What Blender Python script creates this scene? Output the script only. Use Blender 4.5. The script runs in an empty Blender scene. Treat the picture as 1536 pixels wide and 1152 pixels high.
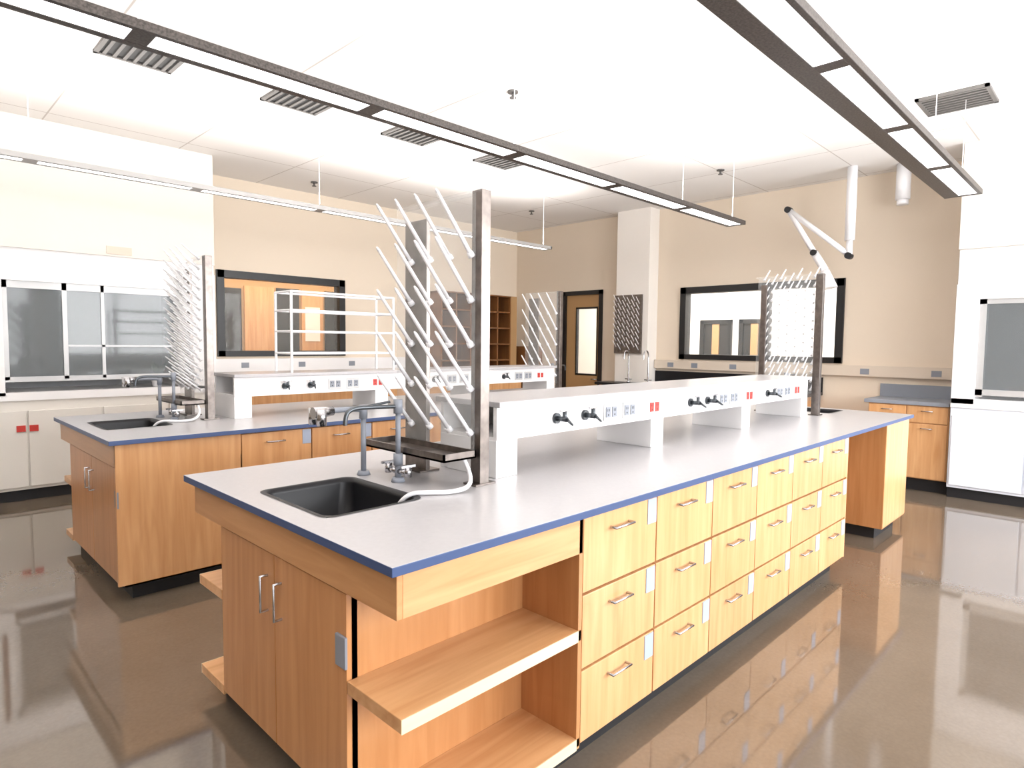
import bpy, bmesh, math, random
from mathutils import Vector, Matrix
random.seed(4)
F=-0.08      # floor level
CEIL=3.6
XF=8.66      # far wall
YL=8.44      # left wall
ZC=0.91      # counter top

# ------------------------------------------------------------------ materials
def newmat(name):
    m=bpy.data.materials.new(name); m.use_nodes=True
    nt=m.node_tree; b=nt.nodes['Principled BSDF']
    return m,nt,b
def simple(name,col,rough=.5,metal=0.,spec=.5,noise=0.,nscale=8.,emit=None,estr=0.,alpha=1.):
    m,nt,b=newmat(name)
    b.inputs['Roughness'].default_value=rough
    b.inputs['Metallic'].default_value=metal
    b.inputs['Specular IOR Level'].default_value=spec
    b.inputs['Alpha'].default_value=alpha
    if noise:
        tc=nt.nodes.new('ShaderNodeTexCoord'); n=nt.nodes.new('ShaderNodeTexNoise')
        n.inputs['Scale'].default_value=nscale; n.inputs['Detail'].default_value=3
        nt.links.new(tc.outputs['Object'],n.inputs['Vector'])
        r=nt.nodes.new('ShaderNodeValToRGB')
        k=noise
        r.color_ramp.elements[0].position=.3;r.color_ramp.elements[1].position=.7
        r.color_ramp.elements[0].color=tuple(c*(1-k) for c in col)+(1,)
        r.color_ramp.elements[1].color=tuple(min(1,c*(1+k)) for c in col)+(1,)
        nt.links.new(n.outputs['Fac'],r.inputs['Fac']); nt.links.new(r.outputs['Color'],b.inputs['Base Color'])
    else:
        b.inputs['Base Color'].default_value=tuple(col)+(1,)
    if emit:
        b.inputs['Emission Color'].default_value=tuple(emit)+(1,); b.inputs['Emission Strength'].default_value=estr
    return m
def wood(name,c1,c2,rough=.32,axis='Z'):
    m,nt,b=newmat(name)
    tc=nt.nodes.new('ShaderNodeTexCoord'); mp=nt.nodes.new('ShaderNodeMapping')
    s={'Z':(14,14,1.0),'X':(1.0,14,14),'Y':(14,1.0,14)}[axis]
    mp.inputs['Scale'].default_value=s
    oi=nt.nodes.new('ShaderNodeObjectInfo'); mul=nt.nodes.new('ShaderNodeMath'); mul.operation='MULTIPLY'; mul.inputs[1].default_value=30
    nt.links.new(oi.outputs['Random'],mul.inputs[0])
    add=nt.nodes.new('ShaderNodeVectorMath'); add.operation='ADD'
    nt.links.new(tc.outputs['Object'],mp.inputs['Vector']); nt.links.new(mp.outputs['Vector'],add.inputs[0]); nt.links.new(mul.outputs[0],add.inputs[1])
    n=nt.nodes.new('ShaderNodeTexNoise'); n.inputs['Scale'].default_value=1.6; n.inputs['Detail'].default_value=5; n.inputs['Distortion'].default_value=.6
    nt.links.new(add.outputs[0],n.inputs['Vector'])
    r=nt.nodes.new('ShaderNodeValToRGB'); r.color_ramp.elements[0].position=.25; r.color_ramp.elements[1].position=.75
    r.color_ramp.elements[0].color=c1+(1,); r.color_ramp.elements[1].color=c2+(1,)
    nt.links.new(n.outputs['Fac'],r.inputs['Fac'])
    hs=nt.nodes.new('ShaderNodeHueSaturation')
    mr=nt.nodes.new('ShaderNodeMapRange'); mr.inputs['To Min'].default_value=.92; mr.inputs['To Max'].default_value=1.08
    nt.links.new(oi.outputs['Random'],mr.inputs['Value']); nt.links.new(mr.outputs[0],hs.inputs['Value'])
    nt.links.new(r.outputs['Color'],hs.inputs['Color']); nt.links.new(hs.outputs['Color'],b.inputs['Base Color'])
    b.inputs['Roughness'].default_value=rough
    return m
M={}
M['wall']=simple('beige_wall_paint',(.74,.64,.52),.8)
M['white']=simple('white_laminate',(.84,.83,.83),.35)
M['bluewhite']=simple('cool_white_laminate',(.78,.82,.90),.35)
M['whitewall']=simple('white_wall_paint',(.84,.80,.75),.8)
M['hoodwall']=simple('hood_panel_paint',(.76,.72,.66),.7)
M['backwall']=simple('dark_bounce_cut_wall',(.40,.33,.26),.8)  # unseen back wall, darkened to cut bounce light on the bench ends
M['raceway']=simple('raceway_beige',(.66,.57,.47),.5)
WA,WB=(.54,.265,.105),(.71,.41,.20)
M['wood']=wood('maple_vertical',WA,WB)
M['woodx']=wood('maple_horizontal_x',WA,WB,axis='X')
M['woody']=wood('maple_end_shade_y',(.46,.215,.08),(.60,.32,.14),axis='Y')  # same maple, with the shade of the end face put into its colour
M['wooddr']=wood('maple_end_shade',(.44,.19,.065),(.57,.28,.115))  # maple copy darkened for faces turned away from the daylight
M['wooddk']=wood('dark_wood_and_shade',(.16,.06,.02),(.26,.11,.035))  # dark wood; also paints in the shade of the pigeonholes
M['edge_light']=wood('maple_edgeband',(.80,.62,.40),(.86,.70,.48),axis='X')
M['top']=simple('grey_epoxy_top',(.42,.41,.42),.3,noise=.03,nscale=60)
M['topedge']=simple('blue_edge',(.04,.075,.19),.4)
M['blk']=simple('black_epoxy',(.006,.006,.008),.4,spec=.35)
M['toe']=simple('black_rubber_toe',(.008,.008,.01),.6)
M['steel']=simple('brushed_steel',(.20,.175,.16),.36,metal=1.,noise=.2,nscale=25)
M['chrome']=simple('satin_chrome',(.50,.50,.52),.22,metal=1.)
M['dkmetal']=simple('dark_grey_fixture',(.09,.10,.11),.3,metal=.7)
M['greyplas']=simple('grey_plate',(.24,.26,.30),.45)
M['tag']=simple('label_tag',(.38,.45,.58),.4)
M['peg']=simple('white_polypropylene_peg',(.86,.86,.88),.4)
M['acryl']=simple('clear_acrylic',(.80,.82,.82),.08,alpha=.13)
M['glass']=simple('window_glass',(.75,.8,.8),.03,alpha=.08)
M['frame']=simple('black_window_frame',(.006,.006,.007),.4)
M['rail']=simple('fixture_housing',(.07,.06,.055),.4,metal=.4,noise=.5,nscale=90)
M['railw']=simple('fixture_grey_housing',(.42,.41,.40),.4,metal=.3)
M['lens']=simple('lamp_lens',(1,1,1),.5,emit=(1,.98,.99),estr=3.)
M['vent']=simple('vent_slats',(.12,.115,.11),.5,metal=.3)
M['ventdk']=simple('vent_dark',(.02,.02,.02),.7)
M['red']=simple('red_receptacle',(.55,.04,.03),.4)
M['dkred']=simple('dark_red_panel',(.10,.02,.018),.5)
M['outlet']=simple('outlet_plate',(.50,.50,.50),.35,metal=.2)
M['dark']=simple('dark_interior',(.012,.010,.009),.6)
M['greyint']=simple('hood_liner',(.33,.34,.35),.5,noise=.05)
M['sash']=simple('sash_glass',(.2,.22,.23),.06,alpha=.55)
M['leaf']=simple('leaf_green',(.05,.12,.03),.5,noise=.3)
M['hose']=simple('white_hose',(.8,.8,.82),.35)
M['tan']=simple('tan_cabinet',(.42,.25,.11),.5)
M['base']=simple('pale_base_cabinet',(.74,.71,.66),.45)

# floor
m,nt,b=newmat('polished_concrete'); M['floor']=m
tc=nt.nodes.new('ShaderNodeTexCoord')
n1=nt.nodes.new('ShaderNodeTexNoise'); n1.inputs['Scale'].default_value=1.1; n1.inputs['Detail'].default_value=8; n1.inputs['Roughness'].default_value=.6
n2=nt.nodes.new('ShaderNodeTexNoise'); n2.inputs['Scale'].default_value=60
nt.links.new(tc.outputs['Object'],n1.inputs['Vector']); nt.links.new(tc.outputs['Object'],n2.inputs['Vector'])
r=nt.nodes.new('ShaderNodeValToRGB'); r.color_ramp.elements[0].position=.25;r.color_ramp.elements[1].position=.75
r.color_ramp.elements[0].color=(.125,.096,.068,1); r.color_ramp.elements[1].color=(.175,.138,.104,1)
nt.links.new(n1.outputs['Fac'],r.inputs['Fac'])
mx=nt.nodes.new('ShaderNodeMixRGB'); mx.blend_type='OVERLAY'; mx.inputs[0].default_value=.12
nt.links.new(r.outputs['Color'],mx.inputs[1]); nt.links.new(n2.outputs['Fac'],mx.inputs[2])
nt.links.new(mx.outputs[0],b.inputs['Base Color'])
rr=nt.nodes.new('ShaderNodeMapRange'); rr.inputs['To Min'].default_value=.04; rr.inputs['To Max'].default_value=.08
nt.links.new(n1.outputs['Fac'],rr.inputs['Value']); nt.links.new(rr.outputs[0],b.inputs['Roughness'])
b.inputs['Specular IOR Level'].default_value=1.0
b.inputs['IOR'].default_value=1.6
# ceiling tiles
m,nt,b=newmat('acoustic_ceiling_tiles'); M['ceil']=m
tc=nt.nodes.new('ShaderNodeTexCoord'); br=nt.nodes.new('ShaderNodeTexBrick')
br.offset=0; br.inputs['Scale'].default_value=1; br.inputs['Brick Width'].default_value=1.22; br.inputs['Row Height'].default_value=1.22
br.inputs['Mortar Size'].default_value=.007; br.inputs['Color1'].default_value=(.83,.81,.79,1); br.inputs['Color2'].default_value=(.85,.83,.81,1); br.inputs['Mortar'].default_value=(.56,.52,.49,1)
nt.links.new(tc.outputs['Object'],br.inputs['Vector']); nt.links.new(br.outputs['Color'],b.inputs['Base Color']); b.inputs['Roughness'].default_value=.9

# ------------------------------------------------------------------ helpers
COL=bpy.context.scene.collection
def empty(name,loc=(0,0,0)):
    e=bpy.data.objects.new(name,None); e.location=loc; e.empty_display_size=.1; COL.objects.link(e); return e
def finish(name,bm,mats,parent=None,bevel=0,smooth=False,seg=2):
    me=bpy.data.meshes.new(name); bm.normal_update(); bm.to_mesh(me); bm.free()
    for k in (mats if isinstance(mats,(list,tuple)) else [mats]): me.materials.append(M[k])
    o=bpy.data.objects.new(name,me); COL.objects.link(o)
    if smooth:
        for p in me.polygons: p.use_smooth=True
    if bevel:
        md=o.modifiers.new('b','BEVEL'); md.width=bevel; md.segments=seg; md.limit_method='ANGLE'
    if parent:
        o.parent=parent; o.matrix_parent_inverse=Matrix.Translation(-Vector(parent.location))
    return o
def abox(bm,x0,x1,y0,y1,z0,z1,mi=0):
    if x0>x1:x0,x1=x1,x0
    if y0>y1:y0,y1=y1,y0
    vs=[bm.verts.new(p) for p in ((x0,y0,z0),(x1,y0,z0),(x1,y1,z0),(x0,y1,z0),(x0,y0,z1),(x1,y0,z1),(x1,y1,z1),(x0,y1,z1))]
    for f in ((0,3,2,1),(4,5,6,7),(0,1,5,4),(1,2,6,5),(2,3,7,6),(3,0,4,7)):
        fc=bm.faces.new([vs[i] for i in f]); fc.material_index=mi
def box(name,x0,x1,y0,y1,z0,z1,mat,parent=None,bevel=0):
    bm=bmesh.new(); abox(bm,x0,x1,y0,y1,z0,z1); return finish(name,bm,mat,parent,bevel)
def boxes(name,L,mats,parent=None,bevel=0):
    bm=bmesh.new()
    for q in L: abox(bm,*q[:6],mi=(q[6] if len(q)>6 else 0))
    return finish(name,bm,mats,parent,bevel)
def acyl(bm,p,q,r1,r2=None,seg=10,mi=0,caps=True):
    p=Vector(p);q=Vector(q); r2=r1 if r2 is None else r2
    d=(q-p).normalized(); a=d.orthogonal().normalized(); c=d.cross(a)
    A=[];B=[]
    for i in range(seg):
        t=2*math.pi*i/seg; o=a*math.cos(t)+c*math.sin(t)
        A.append(bm.verts.new(p+o*r1)); B.append(bm.verts.new(q+o*r2))
    for i in range(seg):
        j=(i+1)%seg; f=bm.faces.new((A[i],A[j],B[j],B[i])); f.material_index=mi; f.smooth=True
    if caps:
        f=bm.faces.new(A[::-1]); f.material_index=mi; f=bm.faces.new(B); f.material_index=mi
def tube(name,pts,r,mat,parent=None,smooth=True):
    cu=bpy.data.curves.new(name,'CURVE'); cu.dimensions='3D'; cu.bevel_depth=r; cu.bevel_resolution=3; cu.use_fill_caps=True
    if smooth:
        s=cu.splines.new('NURBS'); s.points.add(len(pts)-1)
        for i,p in enumerate(pts): s.points[i].co=(*p,1)
        s.use_endpoint_u=True; s.order_u=3; s.resolution_u=8
    else:
        s=cu.splines.new('POLY'); s.points.add(len(pts)-1)
        for i,p in enumerate(pts): s.points[i].co=(*p,1)
    cu.materials.append(M[mat]); o=bpy.data.objects.new(name,cu); COL.objects.link(o)
    if parent: o.parent=parent; o.matrix_parent_inverse=Matrix.Translation(-Vector(parent.location))
    return o
def holed(name,axis,c0,c1,ur,vr,holes,mats,parent=None,edge_mi=0,bevel=0):
    us=sorted(set([ur[0],ur[1]]+[h[0] for h in holes]+[h[1] for h in holes]))
    vs=sorted(set([vr[0],vr[1]]+[h[2] for h in holes]+[h[3] for h in holes]))
    def P(u,v,c):
        return {'x':(c,u,v),'y':(u,c,v),'z':(u,v,c)}[axis]
    solid={}
    for i in range(len(us)-1):
        for j in range(len(vs)-1):
            cu=(us[i]+us[i+1])/2; cv=(vs[j]+vs[j+1])/2
            solid[i,j]=not any(h[0]<cu<h[1] and h[2]<cv<h[3] for h in holes)
    bm=bmesh.new(); V={}
    def v(i,j,k):
        if (i,j,k) not in V: V[i,j,k]=bm.verts.new(P(us[i],vs[j],(c0,c1)[k]))
        return V[i,j,k]
    for (i,j),s in solid.items():
        if not s: continue
        for k in (0,1): bm.faces.new((v(i,j,k),v(i+1,j,k),v(i+1,j+1,k),v(i,j+1,k)))
        for di,dj,e in ((-1,0,((i,j),(i,j+1))),(1,0,((i+1,j),(i+1,j+1))),(0,-1,((i,j),(i+1,j))),(0,1,((i,j+1),(i+1,j+1)))):
            if not solid.get((i+di,j+dj),False):
                a,b_=e; f=bm.faces.new((v(*a,0),v(*b_,0),v(*b_,1),v(*a,1))); f.material_index=edge_mi
    bmesh.ops.recalc_face_normals(bm,faces=bm.faces)
    return finish(name,bm,mats,parent,bevel)
def rrect(x0,x1,y0,y1,r,z,n=6):
    out=[]
    for cx,cy,a0 in ((x1-r,y1-r,0),(x0+r,y1-r,90),(x0+r,y0+r,180),(x1-r,y0+r,270)):
        for i in range(n+1):
            a=math.radians(a0+90*i/n); out.append((cx+r*math.cos(a),cy+r*math.sin(a),z))
    return out
def sink(x0,x1,y0,y1):
    e=empty('undermount_sink',((x0+x1)/2,(y0+y1)/2,ZC))
    bm=bmesh.new()
    loops=[(0,.05,ZC+.002),(.018,.045,ZC+.001),(.022,.045,ZC-.02),(.035,.06,ZC-.2),(.08,.05,ZC-.225)]
    prev=None
    for d,r_,z in loops:
        cur=[bm.verts.new(p) for p in rrect(x0+d,x1-d,y0+d,y1-d,r_,z)]
        if prev:
            for i in range(len(cur)):
                j=(i+1)%len(cur); f=bm.faces.new((prev[i],prev[j],cur[j],cur[i])); f.smooth=True
        prev=cur
    bm.faces.new(prev)
    finish('basin',bm,'blk',e)
    bm=bmesh.new(); acyl(bm,((x0+x1)/2,(y0+y1)/2,ZC-.222),((x0+x1)/2,(y0+y1)/2,ZC-.215),.03,seg=20)
    finish('drain',bm,'chrome',e)

def pull(name,c,axis,parent,w=.1,out=.028,vertical=False,outdir=-1,mat='chrome'):
    c=Vector(c); o=Vector((outdir*out,0,0)) if axis=='x' else Vector((0,outdir*out,0))
    a=Vector((0,0,w/2)) if vertical else (Vector((0,w/2,0)) if axis=='x' else Vector((w/2,0,0)))
    tube(name,[c-a,c-a+o,c+a+o,c+a],.0055,mat,parent,smooth=False)

# ------------------------------------------------------------------ room shell
T=.1
box('floor',-4,12,-3,11.6,F-.1,F,'floor')
box('ceiling',-4,12,-3,11.6,CEIL,CEIL+.1,'ceil')
holed('wall_far','x',XF,XF+T,(-3,YL+T),(F,CEIL),[(2.64,4.93,1.30,2.36),(6.45,7.25,F,2.38)],['wall'])
holed('wall_left','y',YL,YL+T,(-4,XF),(F,CEIL),[(3.13,4.96,1.30,2.40)],['wall'])
holed('wall_right','y',-3-T,-3,(-4,12),(F,CEIL),[(-3,-.4,.8,3.0),(0,2.6,.8,3.0),(3,5.6,.8,3.0),(6,8.2,.8,3.0)],['whitewall'])
box('wall_back',-4-T,-4,-3,11.6,F,CEIL,'backwall')
box('wall_corridor_far',11.6,11.7,-3,11.6,F,CEIL,'whitewall')
box('wall_corridor_left',-4,11.6,10.9,11.0,F,CEIL,'wall')
def vwindow(name,axis,c,u0,u1,v0,v1,mull=()):
    e=empty(name,(c,u0,v0) if axis=='x' else (u0,c,v0))
    t=.085; L=[]
    def add(a0,a1,b0,b1,d0=-.03,d1=.13):
        if axis=='x': L.append((c+d0,c+d1,a0,a1,b0,b1))
        else: L.append((a0,a1,c+d0,c+d1,b0,b1))
    add(u0-.01,u0+t,v0-.01,v1+.01); add(u1-t,u1+.01,v0-.01,v1+.01); add(u0,u1,v0-.01,v0+t-.02); add(u0,u1,v1-t,v1+.01)
    for mm in mull: add(mm-.03,mm+.03,v0,v1,-.02,.1)
    boxes('frame',L,'frame',e)
    L=[]; add(u0+t,u1-t,v0+t-.02,v1-t,.045,.05); boxes('glass',L,'glass',e)
vwindow('window_1','y',YL,3.13,4.96,1.30,2.40)
vwindow('window_2','x',XF,2.64,4.93,1.30,2.36,mull=(3.62,))
for i,(a,b_) in enumerate(((-3,-.4),(0,2.6),(3,5.6),(6,8.2))):
    e=empty('window_%d'%(i+3),(a,-3,.8)); L=[]
    for q in (a,(a+b_)/2-.03,b_-.06): L.append((q,q+.06,-3.08,-2.98,.8,3.0))
    L+= [(a,b_,-3.08,-2.98,.8,.86),(a,b_,-3.08,-2.98,2.94,3.0)]
    boxes('frame',L,'frame',e)
# door in far wall
e=empty('door_1',(XF,6.85,F))
boxes('frame',[(XF-.03,XF+.12,6.40,6.47,F,2.42),(XF-.03,XF+.12,7.2,7.30,F,2.42),(XF-.03,XF+.12,6.40,7.30,2.35,2.42)],'frame',e)
holed('leaf','x',XF+.02,XF+.065,(6.47,7.2),(F,2.35),[(6.53,6.98,.98,2.12)],['tan'],e)
boxes('lite_frame',[(XF+.01,XF+.075,6.52,6.54,.96,2.14),(XF+.01,XF+.075,6.97,6.99,.96,2.14),(XF+.01,XF+.075,6.52,6.99,.96,.99),(XF+.01,XF+.075,6.52,6.99,2.11,2.14)],'frame',e)
box('lite_glass',XF+.04,XF+.045,6.53,6.98,.98,2.12,'glass',e)
bm=bmesh.new(); acyl(bm,(XF+.02,6.50,.9),(XF-.04,6.50,.9),.012); acyl(bm,(XF-.04,6.50,.9),(XF-.04,6.60,.9),.01); finish('lever',bm,'chrome',e)
# column
box('wall_column',8.40,XF,5.35,5.95,F,CEIL,'whitewall')

def corridor_unit(name,axis,c,u0,u1,v0,v1,fill='tan'):
    e=empty(name,(c,u0,v0) if axis=='x' else (u0,c,v0))
    def mk(a0,a1,b0,b1,d0,d1): return (c+d0,c+d1,a0,a1,b0,b1) if axis=='x' else (a0,a1,c+d0,c+d1,b0,b1)
    t=.08
    L=[mk(u0,u0+t,v0,v1,-.06,0),mk(u1-t,u1,v0,v1,-.06,0),mk(u0,u1,v0,v0+t,-.06,0),mk(u0,u1,v1-t,v1,-.06,0)]
    boxes('frame',L,'frame',e)
    boxes('panel',[mk(u0+t,u1-t,v0+t,v1-t,-.02,0)],'dark',e)
    mid=(u0+u1)/2
    boxes('stile',[mk(mid-.07,mid+.07,v0+t,v1-t,-.05,-.02)],fill,e)
corridor_unit('corridor_window','x',11.6,5.5,6.15,1.25,2.0)
corridor_unit('corridor_window','x',11.6,4.75,5.35,1.25,2.0)
e=empty('corridor_wood_cabinet',(5,10.6,F))
boxes('carcass',[(3.6,6.9,10.45,10.88,F,2.75)],'tan',e)
boxes('doors',[(3.75,4.25,10.42,10.45,.9,2.35),(4.85,5.25,10.42,10.45,1.2,2.4),(5.75,6.2,10.42,10.45,.6,2.4)],'dark',e)
boxes('light_panel',[(4.3,4.8,10.42,10.45,.6,2.4),(5.3,5.7,10.42,10.45,F+.02,2.4)],'wood',e)
boxes('bright_lite',[(5.36,5.64,10.41,10.42,1.5,2.1)],'white',e)  # white slab added in place of the bright door lite

# ------------------------------------------------------------------ fume hoods
def hood_left():
    e=empty('fume_hood',(1.2,8.0,F)); X0,X1=-1.6,2.79; Y0,Y1=7.58,YL-.005
    boxes('upper_panel',[(X0,X1,Y0,Y1,2.36,CEIL-.002)],'hoodwall',e)
    boxes('shell',[(X0,X1,Y0+.03,Y1,2.25,2.36),(X0,.86,Y0,Y1,.95,2.25),(2.44,X1,Y0,Y1,.95,2.25),(.86,2.44,Y0,Y0+.08,2.05,2.25),(.86,2.44,Y1-.1,Y1,.95,2.25),(X0,X1,Y0,Y1,.90,.98)],'white',e)
    boxes('liner',[(.87,2.43,Y1-.12,Y1-.1,.98,2.25)],'greyint',e)
    boxes('sash_frame',[(.86,2.44,Y0+.02,Y0+.05,1.98,2.05,0),(.86,2.44,Y0+.02,Y0+.05,1.08,1.13,0),(.86,.90,Y0+.02,Y0+.05,1.1,2.05,0),(1.33,1.37,Y0+.02,Y0+.05,1.1,2.05,0),(1.66,1.69,Y0+.02,Y0+.05,1.1,2.05,0),(2.40,2.44,Y0+.02,Y0+.05,1.1,2.05,0),(1.37,2.44,Y0+.02,Y0+.05,1.42,1.44,0)],'outlet',e)
    boxes('sash_glass',[(.88,2.42,Y0+.03,Y0+.035,1.1,2.0)],'sash',e)
    boxes('base_cabinet',[(X0,X1,Y0+.02,Y1,.03,.90)],'base',e,.004)
    boxes('base_doors',[(x+.005,x+.62,Y0,Y0+.02,.06,.80) for x in (-1.5,-.87,-.24,.39,1.02,1.65)]+[(2.28,2.76,Y0,Y0+.02,.06,.80)],'base',e,.003)
    boxes('toe_kick',[(X0,X1,Y0+.06,Y1,F,.03)],'toe',e)
    boxes('label',[(1.72,1.95,Y0-.008,Y0,2.38,2.46)],'raceway',e)
    boxes('red_outlets',[(.93,1.0,Y0-.012,Y0,.60,.66),(1.03,1.10,Y0-.012,Y0,.60,.66)],'red',e)
    boxes('service_panel',[(.76,.80,Y0-.012,Y0,1.2,2.05)],'dkred',e)
hood_left()
def hood_right():
    e=empty('fume_hood',(8.3,.4,F)); X0,X1=7.93,XF-.005; Y0,Y1=-1.4,1.34
    boxes('upper_panel',[(X0,X1,Y0,Y1,2.52,CEIL-.002)],'hoodwall',e)
    boxes('shell',[(X0+.05,X1,Y0,Y1,2.16,2.52),(X0,X1,1.14,Y1,.92,2.16),(X0,X1,Y0,-.6,.92,2.16),(X0,X0+.08,-.6,1.14,2.0,2.16),(X1-.1,X1,-.6,1.14,.98,2.16),(X0,X1,Y0,Y1,.88,.98)],'white',e,.004)
    boxes('liner',[(X1-.12,X1-.1,-.6,1.14,.98,2.1)],'greyint',e)
    boxes('sash_frame',[(X0+.02,X0+.05,1.08,1.14,1.0,2.0),(X0+.02,X0+.05,-.6,1.14,1.95,2.0),(X0+.02,X0+.05,-.6,1.14,1.02,1.08),(X0+.02,X0+.05,.3,.34,1.0,2.0)],'outlet',e)
    boxes('sash_glass',[(X0+.03,X0+.035,-.6,1.12,1.05,1.97)],'sash',e)
    boxes('base_cabinet',[(X0+.02,X1,Y0,Y1,.03,.88)],'bluewhite',e,.004)
    boxes('base_doors',[(X0,X0+.02,y,y+.6,.06,.80) for y in (.72,.1,-.52,-1.14)],'bluewhite',e,.003)
    boxes('toe_kick',[(X0+.06,X1,Y0,Y1,F,.03)],'toe',e)
hood_right()

# ------------------------------------------------------------------ wall benches
def drawer_front(name,x0,x1,yf,z0,z1,parent,outdir=-1,mat='wood',tag=True):
    g=.004
    box(name,x0+g,x1-g,yf,yf+.02*(-outdir),z0+g,z1-g,mat,parent,.002)
e=empty('wall_cabinet_run',(8.3,1.8,F))
boxes('carcass',[(8.04,XF-.005,1.36,2.14,.06,.87)],'wood',e)
boxes('toe',[(8.1,XF-.005,1.36,2.12,F,.06)],'toe',e)
boxes('top',[(8.0,XF-.005,1.36,2.18,.87,.91)],'greyplas',e,.003)
boxes('backsplash',[(XF-.03,XF-.005,1.36,2.18,.91,1.06)],'greyplas',e)
for y0,y1 in ((1.37,1.75),(1.76,2.13)):
    for z0,z1 in ((.68,.86),(.07,.67)):
        box('front',8.02,8.04,y0,y1,z0,z1,'wood',e,.002)
        pull('pull',(8.02,(y0+y1)/2,z1-.05),'x',e)
e=empty('wall_counter',(8.3,4,F))
boxes('cabinets',[(8.06,XF-.005,2.9,5.34,.03,.87),(8.06,8.39,5.35,6.0,.03,.87)],'wood',e)
boxes('toe',[(8.12,8.39,2.9,6.0,F,.03)],'toe',e)
boxes('top',[(8.0,XF-.005,2.85,5.34,.87,.91),(8.0,8.395,5.34,6.05,.87,.91)],'blk',e)
box('backsplash',XF-.03,XF-.005,2.85,5.34,.91,1.10,'blk',e)
e=empty('trim_1',(XF,3.3,1.1)); boxes('raceway',[(XF-.07,XF-.002,1.36,5.34,1.14,1.27)],'raceway',e)
boxes('outlets',[(XF-.075,XF-.07,y,y+.1,1.165,1.235) for y in (1.55,2.3,4.0,4.6,5.0)],'greyplas',e)
e=empty('wall_counter',(5.5,8.0,F))
boxes('cabinets',[(2.80,8.2,7.85,YL-.005,.03,.87)],'wood',e)
boxes('toe',[(2.80,8.2,7.92,YL-.005,F,.03)],'toe',e)
boxes('top',[(2.795,8.25,7.80,YL-.005,.87,.91)],'top',e)
e=empty('trim_2',(5.5,YL,1.1)); boxes('raceway',[(2.795,6.4,YL-.07,YL-.002,1.08,1.26)],'white',e)
boxes('outlets',[(x,x+.1,YL-.075,YL-.07,1.14,1.21) for x in (3.4,4.2,5.0,5.8)],'greyplas',e)
# pigeonhole cabinet
e=empty('pigeonhole_cabinet',(7.3,8.2,.91))
L=[(6.45,8.05,YL-.03,YL-.005,.913,2.34,1)]
for i in range(6): L.append((6.45+i*.315,6.475+i*.315,7.98,YL-.03,.913,2.34,0))
for j in range(6): L.append((6.45,8.05,7.98,YL-.03,.913+j*.281,.935+j*.281,0))
boxes('carcass',L,['wooddk','wooddk'],e)  # inner shade is put into the carcass colour
box('side_panel',8.05,8.2,7.98,YL-.005,.913,2.34,'tan',e)
box('waste_bin_cabinet',8.32,XF-.01,7.75,8.35,F,1.45,'wooddk')

# ------------------------------------------------------------------ island benches
def valve(parent,x,yf,z):
    bm=bmesh.new()
    acyl(bm,(x,yf,z),(x,yf-.012,z),.026,seg=16)
    acyl(bm,(x,yf-.012,z),(x,yf-.07,z),.013)
    acyl(bm,(x,yf-.055,z-.005),(x,yf-.055,z+.035),.011)
    acyl(bm,(x,yf-.07,z),(x-.02,yf-.12,z-.02),.009,.005)
    finish('gas_cock',bm,'dkmetal',parent)
    box('lever',x-.035,x+.03,yf-.062,yf-.048,z+.035,z+.045,'chrome',parent,.003)
def outlet(parent,x,yf,z,red=False):
    box('outlet_plate',x-.06,x+.06,yf-.006,yf,z-.045,z+.045,'outlet' if not red else 'white',parent,.003)
    bm=bmesh.new()
    for dx in (-.028,.028):
        abox(bm,x+dx-.019,x+dx+.019,yf-.010,yf-.006,z-.027,z+.027,0)
        for s in (-.007,.007): abox(bm,x+dx+s-.002,x+dx+s+.002,yf-.0105,yf-.010,z+.004,z+.018,1)
        abox(bm,x+dx-.004,x+dx+.004,yf-.0105,yf-.010,z-.018,z-.010,1)
    finish('sockets',bm,['red' if red else 'greyplas','toe'],parent)
def reagent_shelf(y0,y1,x0=1.885,x1=5.55):
    e=empty('reagent_shelf',((x0+x1)/2,(y0+y1)/2,ZC))
    boxes('top_board',[(x0-.01,x1+.01,y0-.03,y1+.03,1.222,1.247)],'top',e,.003)
    boxes('service_beam',[(x0,x1,y0,y0+.02,1.075,1.222),(x0,x1,y1-.02,y1,1.075,1.222),(x0,x1,y0+.02,y1-.02,1.075,1.09)],'white',e)
    xs=(x0,3.12,4.30,5.42)
    boxes('pedestals',[(x-.002,x+.13,y0-.002,y1+.002,ZC+.0005,1.075) for x in xs]+[(x-.001,x+.131,y0-.004,y0,1.075,1.221) for x in xs[:1]],'white',e,.002)
    z=1.145
    for x in (2.28,2.50,3.56,3.78,4.72): valve(e,x,y0,z)
    for x in (2.72,2.89,4.0,4.16,4.95,5.1): outlet(e,x,y0,z)
    for x in (3.14,4.4,5.3): outlet(e,x,y0,z,True)
    return e
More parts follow.
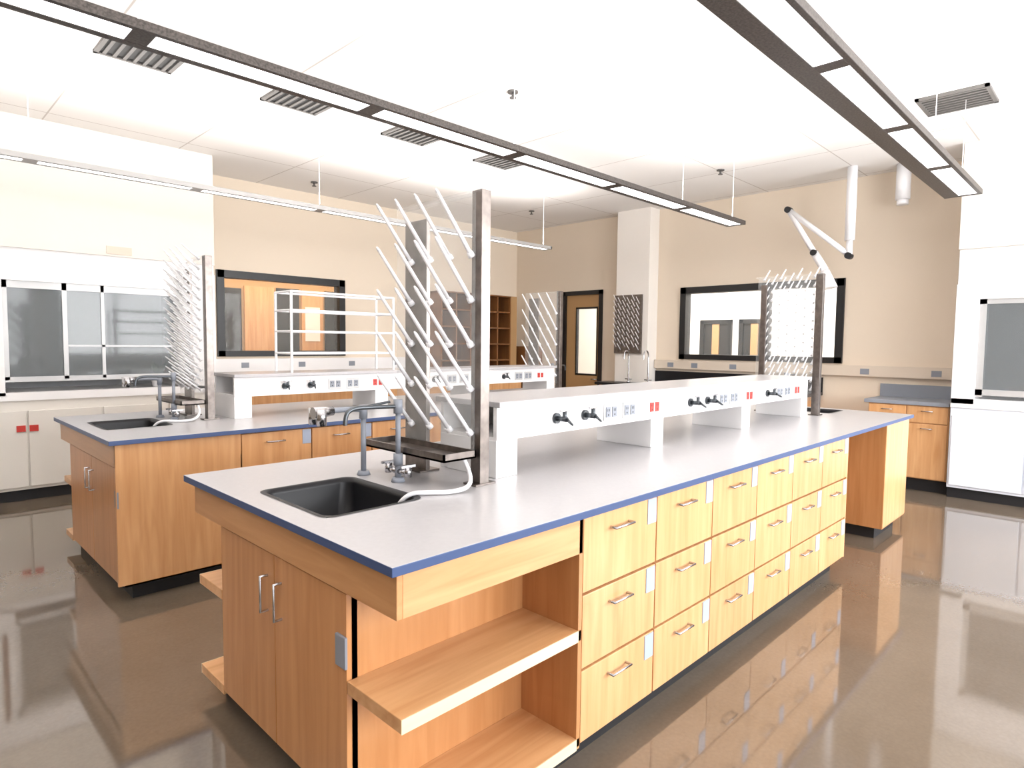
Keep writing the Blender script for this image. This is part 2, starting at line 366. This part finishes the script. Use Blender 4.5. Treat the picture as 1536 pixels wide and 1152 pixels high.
def drying_rack(x,y0,y1,d,dense=False,zb=ZC+.001,zt=2.12,tray=True,strip=.16):
    e=empty('drying_rack',(x,(y0+y1)/2,zb))
    boxes('posts',[(x-.02,x+.03,y0-.005,y0+.055,zb,zt),(x-.01,x+.012,y1-.02-strip,y1-.02,zb,zt-.07)],'steel',e,.002)
    boxes('base_plates',[(x-.05,x+.06,y0-.015,y0+.065,zb,zb+.008),(x-.05,x+.06,y1-.03-strip,y1-.01,zb,zb+.008)],'steel',e)
    boxes('clear_board',[(x-.028 if d<0 else x+.022,x-.021 if d<0 else x+.028,y0+.03,y1+.02,zb+.12,zt-.01)],'acryl',e)
    boxes('top_rail',[(x-.03,x+.02,y0,y1+.02,zt-.012,zt)],'acryl',e)
    bm=bmesh.new()
    cols,pitch,out,up,r=(7,.075,.12,.10,.006) if dense else (4,.183,.19,.24,.0085)
    ya,yb_=(y1-.03,y0+.085) if dense else (y1-.10,y0+.045)
    for c in range(cols):
        y=ya+(yb_-ya)*c/(cols-1)
        z=zb+.21+((c%2)*pitch*.5 if dense else 0)
        while z+up<(zt+.11 if dense else zt+.03):
            b0=Vector((x+d*.028,y,z)); tip=b0+Vector((d*out,0,up))
            acyl(bm,b0,b0+(tip-b0)*.07,r*1.9,r*1.6,8)
            acyl(bm,b0+(tip-b0)*.06,b0+(tip-b0)*.95,r*1.15,r*.85,8)
            acyl(bm,b0+(tip-b0)*.95,tip,r*.85,r*.4,8)
            z+=pitch
    finish('pegs',bm,'peg',e)
    if tray:
        xa,xb=(x-.20,x-.03) if d<0 else (x+.03,x+.19)
        zt_=zb+.115
        boxes('drip_tray',[(xa,xb,y0+.01,y1+.03,zt_,zt_+.008),(xa,xa+.008,y0+.01,y1+.03,zt_,zt_+.032),(xb-.008,xb,y0+.01,y1+.03,zt_,zt_+.032),(xa,xb,y0+.01,y0+.018,zt_,zt_+.032),(xa,xb,y1+.022,y1+.03,zt_,zt_+.032)],'steel',e)
        if d<0:
            tube('drain_hose',[(x-.08,y0+.03,zt_),(x-.07,y0,zt_-.05),(x-.12,y0-.06,zb+.02),(x-.2,y0-.04,zb+.008),(x-.27,y0,zb+.012),(x-.34,y0+.06,zb+.01),(x-.36,y0+.08,zb-.03)],.009,'hose',e)
    return e
def faucet(x,y,d):
    e=empty('lab_faucet',(x,y,ZC)); z=ZC+.001
    bm=bmesh.new()
    acyl(bm,(x,y,z),(x,y,z+.02),.03,.024,16); acyl(bm,(x,y,z+.02),(x,y,z+.10),.014)
    acyl(bm,(x,y,z+.07),(x,y,z+.12),.02,seg=14); acyl(bm,(x,y,z+.12),(x,y,z+.30),.011)
    acyl(bm,(x,y,z+.29),(x,y,z+.35),.019,seg=14)
    finish('column',bm,'greyplas',e)
    tube('spout',[(x,y,z+.32),(x+d*.14,y,z+.325),(x+d*.22,y,z+.325),(x+d*.25,y,z+.30),(x+d*.25,y,z+.26)],.009,'dkmetal',e)
    bm=bmesh.new()
    for s in (-1,1):
        acyl(bm,(x,y,z+.045),(x,y+s*.07,z+.045),.012); acyl(bm,(x,y+s*.07,z+.03),(x,y+s*.07,z+.07),.016,seg=12)
        abox(bm,x-.035,x+.035,y+s*.07-.006,y+s*.07+.006,z+.07,z+.08)
    finish('handles',bm,'chrome',e)
def eyewash(x,y,d):
    e=empty('eyewash_unit',(x,y,ZC)); z=ZC+.001
    bm=bmesh.new(); acyl(bm,(x,y,z),(x,y,z+.018),.03,.024,16); acyl(bm,(x,y,z+.018),(x,y,z+.27),.012)
    acyl(bm,(x,y,z+.25),(x,y,z+.31),.018,seg=14); finish('column',bm,'greyplas',e)
    tube('arm',[(x,y,z+.29),(x+d*.06,y,z+.30),(x+d*.17,y,z+.295)],.012,'greyplas',e)
    bm=bmesh.new(); acyl(bm,(x+d*.15,y,z+.295),(x+d*.24,y,z+.29),.02,.026,14)
    acyl(bm,(x+d*.22,y-.035,z+.31),(x+d*.22,y-.035,z+.24),.02,seg=14); acyl(bm,(x+d*.22,y+.035,z+.31),(x+d*.22,y+.035,z+.24),.02,seg=14)
    finish('spray_heads',bm,'chrome',e)
    tube('lever',[(x,y,z+.3),(x+.05,y-.01,z+.31),(x+.12,y-.03,z+.32)],.006,'dkmetal',e)

def island(dy,full_front):
    e=empty('lab_bench',(3.7,2.14+dy,F))
    X0,X1,Y0,Y1=.93,6.44,1.35+dy,2.93+dy
    TB=.882
    holes=[(1.03+.016,1.45-.016,1.88+dy+.016,2.42+dy-.016),(5.92+.016,6.32-.016,1.88+dy+.016,2.42+dy-.016)]
    holed('worktop','z',TB,ZC,(X0,X1),(Y0,Y1),holes,['top','topedge'],e,edge_mi=1,bevel=.002)
    a=X0+.035; yf=Y0+.03; yb=Y1-.03; zt=TB-.001; za=.745
    xd=1.70 if full_front else 1.775
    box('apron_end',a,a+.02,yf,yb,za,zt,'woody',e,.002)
    if not full_front: box('apron_front',a+.02,xd,yf,yf+.02,za,zt,'woodx',e,.002)
    box('apron_back',a+.02,xd,yb-.02,yb,za,zt,'woodx',e,.002)
    by0=1.66+dy if not full_front else yf; by1=2.65+dy
    if full_front: by1=5.50
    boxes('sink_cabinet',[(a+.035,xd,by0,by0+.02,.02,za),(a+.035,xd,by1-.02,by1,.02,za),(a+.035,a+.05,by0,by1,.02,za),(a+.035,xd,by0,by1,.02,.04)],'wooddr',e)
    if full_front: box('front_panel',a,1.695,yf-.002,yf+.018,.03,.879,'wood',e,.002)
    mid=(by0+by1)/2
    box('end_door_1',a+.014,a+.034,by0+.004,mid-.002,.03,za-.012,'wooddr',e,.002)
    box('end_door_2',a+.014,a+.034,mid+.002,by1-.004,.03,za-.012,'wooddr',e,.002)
    for s in (-.055,.055): pull('door_pull',(a+.014,mid+s,.58),'x',e,w=.13,vertical=True)
    box('lock_plate',a+.004,a+.014,by0-.004,by0+.055,.50,.60,'greyplas',e,.002)
    boxes('toe_kick',[(a+.09,4.70,yf+.07,yb-.07,F,.02),(5.76,6.34,yf+.07,yb-.07,F,.02)],'toe',e)
    sides=[(by1,yb)] if full_front else [(yf,by0),(by1,yb)]
    for s0,s1 in sides:
        for zz in (.44,.03):
            box('open_shelf',a+.014,xd,s0,s1,zz-.02,zz+.022,'woodx',e,.002)
            if s0<mid: box('shelf_edge_band',a+.014,xd-.02,s0-.003,s0,zz-.02,zz+.022,'edge_light',e)
            else: box('shelf_edge_band',a+.014,xd-.02,s1,s1+.003,zz-.02,zz+.022,'edge_light',e)
    box('divider',xd-.02,xd,yf+.0,yb,.02,.879,'wooddr',e)
    P=(4.745-xd)/6
    boxes('drawer_carcass',[(xd,4.745,yf+.02,yb-.02,.02,.879)],'wooddk',e)
    rows=((.59,.876),(.305,.587),(.022,.302))
    for c in range(6):
        for z0,z1 in rows:
            x0=xd+c*P; x1=x0+P
            drawer_front('drawer_front',x0,x1,yf,z0,z1,e)
            pull('drawer_pull',((x0+x1)/2-.02,yf,z1-.068),'y',e,w=.12)
            box('lock_tag',x1-.072,x1-.008,yf-.003,yf,z1-.11,z1-.008,'tag',e)
            drawer_front('drawer_front_back',x0,x1,yb,z0,z1,e,outdir=1)
    box('end_divider',4.745,4.765,yf+.002,yb-.002,.02,.879,'wood',e)
    box('knee_back',4.765,5.70,2.1+dy,2.12+dy,.02,.879,'woodx',e)
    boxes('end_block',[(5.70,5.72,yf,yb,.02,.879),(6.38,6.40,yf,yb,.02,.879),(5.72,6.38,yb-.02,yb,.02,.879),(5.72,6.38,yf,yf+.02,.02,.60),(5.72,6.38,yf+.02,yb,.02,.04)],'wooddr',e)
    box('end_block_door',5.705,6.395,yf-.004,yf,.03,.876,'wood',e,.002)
    return e
island(0,False); island(2.83,True)
for dy in (0,2.83):
    sink(1.03,1.45,1.88+dy,2.42+dy); sink(5.92,6.32,1.88+dy,2.42+dy)
    faucet(1.54,2.19+dy,-1); eyewash(1.51,2.41+dy,-1); faucet(5.86,2.25+dy,1)
reagent_shelf(1.95,2.33); reagent_shelf(4.78,5.16)
drying_rack(1.76,1.90,2.45,-1)
drying_rack(1.74,4.86,5.40,-1,dense=True)
drying_rack(5.68,1.90,2.45,1,dense=True,tray=False,strip=.05)
drying_rack(5.70,4.82,5.35,-1,tray=False)
# pegboard on column
e=empty('wall_pegboard',(8.38,5.7,1.4))
box('board',8.365,8.399,5.45,5.95,1.36,2.28,'steel',e)
bm=bmesh.new()
for c in range(6):
    for k in range(9):
        y=5.49+c*.084; z=1.42+k*.09+(c%2)*.045
        acyl(bm,(8.365,y,z),(8.27,y,z+.10),.008,.005,6)
finish('pegs',bm,'peg',e)

# glassware rack on bench shelf
e=empty('wire_shelf_rack',(2.8,5.0,1.245)); zb=1.2475
for x in (2.36,3.34):
    for y in (4.82,5.10):
        tube('upright',[(x,y,zb),(x,y,1.90)],.011,'peg',e,False)
for z in (1.90,1.75,1.58,1.40):
    for y in (4.82,5.10): tube('rail',[(2.36,y,z),(3.34,y,z)],.009,'peg',e,False)
    for x in (2.36,3.34): tube('rail',[(x,4.82,z),(x,5.10,z)],.009,'peg',e,False)
for z in (1.75,1.40): box('tray',2.37,3.33,4.83,5.09,z-.004,z+.004,'acryl',e)

# potted plant near the hood
e=empty('potted_plant',(2.15,7.7,.98)); bm=bmesh.new(); acyl(bm,(2.2,7.72,.981),(2.2,7.72,1.09),.045,.06,16); finish('pot',bm,'white',e)
bm=bmesh.new()
for i in range(22):
    a=random.uniform(0,6.28); h=random.uniform(.08,.2); rr_=random.uniform(.05,.12)
    p=Vector((2.2,7.72,1.08)); q=p+Vector((math.cos(a)*rr_,math.sin(a)*rr_*.7-.02,h)); s=Vector((-math.sin(a),math.cos(a),0))*.022
    mdl=(p+q)/2+Vector((0,0,.03)); vs=[bm.verts.new(v_) for v_ in (p,mdl+s,q,mdl-s)]; bm.faces.new(vs)
finish('leaves',bm,'leaf',e)

for y in (5.55,5.2):
    e=empty('gooseneck_faucet',(8.2,y,ZC)); x=8.2
    tube('neck',[(x,y,ZC+.001),(x,y,1.25),(x,y,1.38),(x-.06,y,1.42),(x-.13,y,1.38),(x-.13,y,1.28)],.011,'chrome',e)
    bm=bmesh.new(); acyl(bm,(x,y,ZC+.001),(x,y,ZC+.03),.03,seg=14); acyl(bm,(x,y-.06,ZC+.06),(x,y+.06,ZC+.06),.009); finish('base',bm,'chrome',e)

# ------------------------------------------------------------------ pendant lamps
def pendant(yc,w,x0,x1,zb,segs,rail,up,left=.045,right=.045):
    e=empty('linear_pendant_lamp',((x0+x1)/2,yc,zb))
    h=.042; ya=yc-w/2; yb_=yc+w/2
    boxes('housing',[(x0,x1,ya,ya+right,zb,zb+h),(x0,x1,yb_-left,yb_,zb,zb+h),(x0,x1,ya+right,yb_-left,zb+.028,zb+h-.005),(x1-.02,x1,ya,yb_,zb,zb+h),(x0,x0+.02,ya,yb_,zb,zb+h)],rail,e,.003)
    br=[x0]+segs+[x1]
    boxes('joint',[(s-.045,s+.045,ya+right,yb_-left,zb+.001,zb+.028) for s in segs],rail,e)
    boxes('lens',[(br[i]+.045,br[i+1]-.045,ya+right,yb_-left,zb+.004,zb+.026) for i in range(len(br)-1)],'lens',e)
    bm=bmesh.new()
    for s in [x1-.1]+segs[::2]: acyl(bm,(s,yc,zb+h-.01),(s,yc,CEIL-.001),.003,seg=6)
    finish('cables',bm,'white',e)
    l=bpy.data.lights.new('uplight','AREA'); l.shape='RECTANGLE'; l.size=x1-x0-.1; l.size_y=w*.7; l.energy=up; l.color=(1,.96,.93)
    o=bpy.data.objects.new('uplight',l); COL.objects.link(o); o.location=((x0+x1)/2,yc,zb+h+.03); o.rotation_euler=(math.pi,0,0)
    o.parent=e; o.matrix_parent_inverse=Matrix.Translation(-Vector(e.location))
sg=[-1.6,-.4,.86,2.02,3.18,4.34,5.48]
pendant(3.14,.21,-2.6,6.63,2.8,sg,'rail',145,.045,.03)
pendant(1.11,.27,-2.6,6.62,2.8,sg,'rail',140,.11,.03)
pendant(5.86,.15,-2.6,6.63,2.8,sg,'railw',165,.03,.03)

def diffuser(x0,x1,y0,y1):
    e=empty('ceiling_diffuser',((x0+x1)/2,(y0+y1)/2,CEIL)); z=CEIL-.001
    boxes('frame',[(x0,x1,y0,y0+.03,z-.02,z),(x0,x1,y1-.03,y1,z-.02,z),(x0,x0+.03,y0,y1,z-.02,z),(x1-.03,x1,y0,y1,z-.02,z)],'vent',e)
    box('plenum',x0+.03,x1-.03,y0+.03,y1-.03,z-.004,z,'ventdk',e)
    n=7; L=[]
    for i in range(n):
        xx=x0+.03+(x1-x0-.06)*(i+.5)/n; L.append((xx-.012,xx+.012,y0+.03,y1-.03,z-.018,z-.006))
    boxes('slats',L,'vent',e)
diffuser(6.27,6.77,.92,1.43)
for x in (1.2,2.43,3.66,4.9): diffuser(x,x+.52,5.0,5.5)
def sprinkler(x,y):
    bm=bmesh.new(); acyl(bm,(x,y,CEIL-.001),(x,y,CEIL-.012),.045,seg=18); acyl(bm,(x,y,CEIL-.012),(x,y,CEIL-.05),.012); acyl(bm,(x,y,CEIL-.05),(x,y,CEIL-.056),.028,seg=14)
    finish('ceiling_sprinkler',bm,'vent')
for s in ((3.83,3.80),(7.2,3.63),(4.17,7.82),(7.4,6.9)): sprinkler(*s)

# snorkel exhaust arm
e=empty('snorkel_exhaust_arm',(8.1,2.44,CEIL))
bm=bmesh.new()
acyl(bm,(8.1,2.44,CEIL-.001),(8.1,2.44,2.75),.055,seg=18); acyl(bm,(8.1,2.44,2.75),(8.1,2.44,2.57),.035,seg=16)
acyl(bm,(8.1,2.44,2.58),(8.1,3.16,3.20),.032,seg=14); acyl(bm,(8.1,3.16,3.2),(8.1,2.83,2.64),.032,seg=14)
acyl(bm,(8.1,2.83,2.64),(8.1,2.70,2.42),.045,seg=14); acyl(bm,(8.1,2.70,2.42),(8.1,2.66,2.2),.05,.11,18)
finish('duct',bm,'peg',e)
bm=bmesh.new()
for p in ((8.1,2.44,2.57),(8.1,3.16,3.2),(8.1,2.83,2.64)): acyl(bm,(p[0]-.05,p[1],p[2]),(p[0]+.05,p[1],p[2]),.038,seg=14)
finish('joints',bm,'toe',e)
e=empty('ceiling_service_duct',(8.38,1.98,CEIL)); bm=bmesh.new()
acyl(bm,(8.38,1.98,CEIL-.001),(8.38,1.98,3.2),.075,seg=18); acyl(bm,(8.38,1.98,3.2),(8.38,1.98,3.14),.06,seg=18); finish('duct',bm,'peg',e)

# ------------------------------------------------------------------ lights
def area(name,loc,rot,sx,sy,e_,col=(1,1,1)):
    l=bpy.data.lights.new(name,'AREA'); l.shape='RECTANGLE'; l.size=sx; l.size_y=sy; l.energy=e_; l.color=col
    o=bpy.data.objects.new(name,l); COL.objects.link(o); o.location=loc; o.rotation_euler=rot
for i,(a,b_) in enumerate(((-3,-.4),(0,2.6),(3,5.6),(6,8.2))):
    area('daylight_window',((a+b_)/2,-3.2,1.9),(math.radians(90),0,0),b_-a,2.2,(40,180,290,360)[i],(.97,.98,1))
area('corridor_lamp',(10.2,4.8,3.55),(0,0,0),1.2,7,480)
area('corridor_lamp',(4.5,9.7,3.55),(0,0,0),5,.6,160,(1,.85,.65))
w=bpy.data.worlds.new('w'); bpy.context.scene.world=w; w.use_nodes=True
w.node_tree.nodes['Background'].inputs[0].default_value=(.9,.95,1,1); w.node_tree.nodes['Background'].inputs[1].default_value=1.0

# ------------------------------------------------------------------ camera
f=943.0
d1=Vector((932,51,-f)).normalized(); d2=Vector((-958,71,-f)).normalized(); d2=(d2-d1*d2.dot(d1)).normalized(); d3=d1.cross(d2)
R=Matrix((d1,d2,d3))
cam=bpy.data.cameras.new('camera'); o=bpy.data.objects.new('camera',cam); COL.objects.link(o)
o.matrix_world=Matrix.Translation((0,0,1.5))@R.to_4x4()
cam.sensor_width=36; cam.lens=f/1536*36; cam.clip_start=.05
bpy.context.scene.camera=o
sc=bpy.context.scene
sc.view_settings.view_transform='Standard'; sc.view_settings.look='None'; sc.view_settings.exposure=0.0
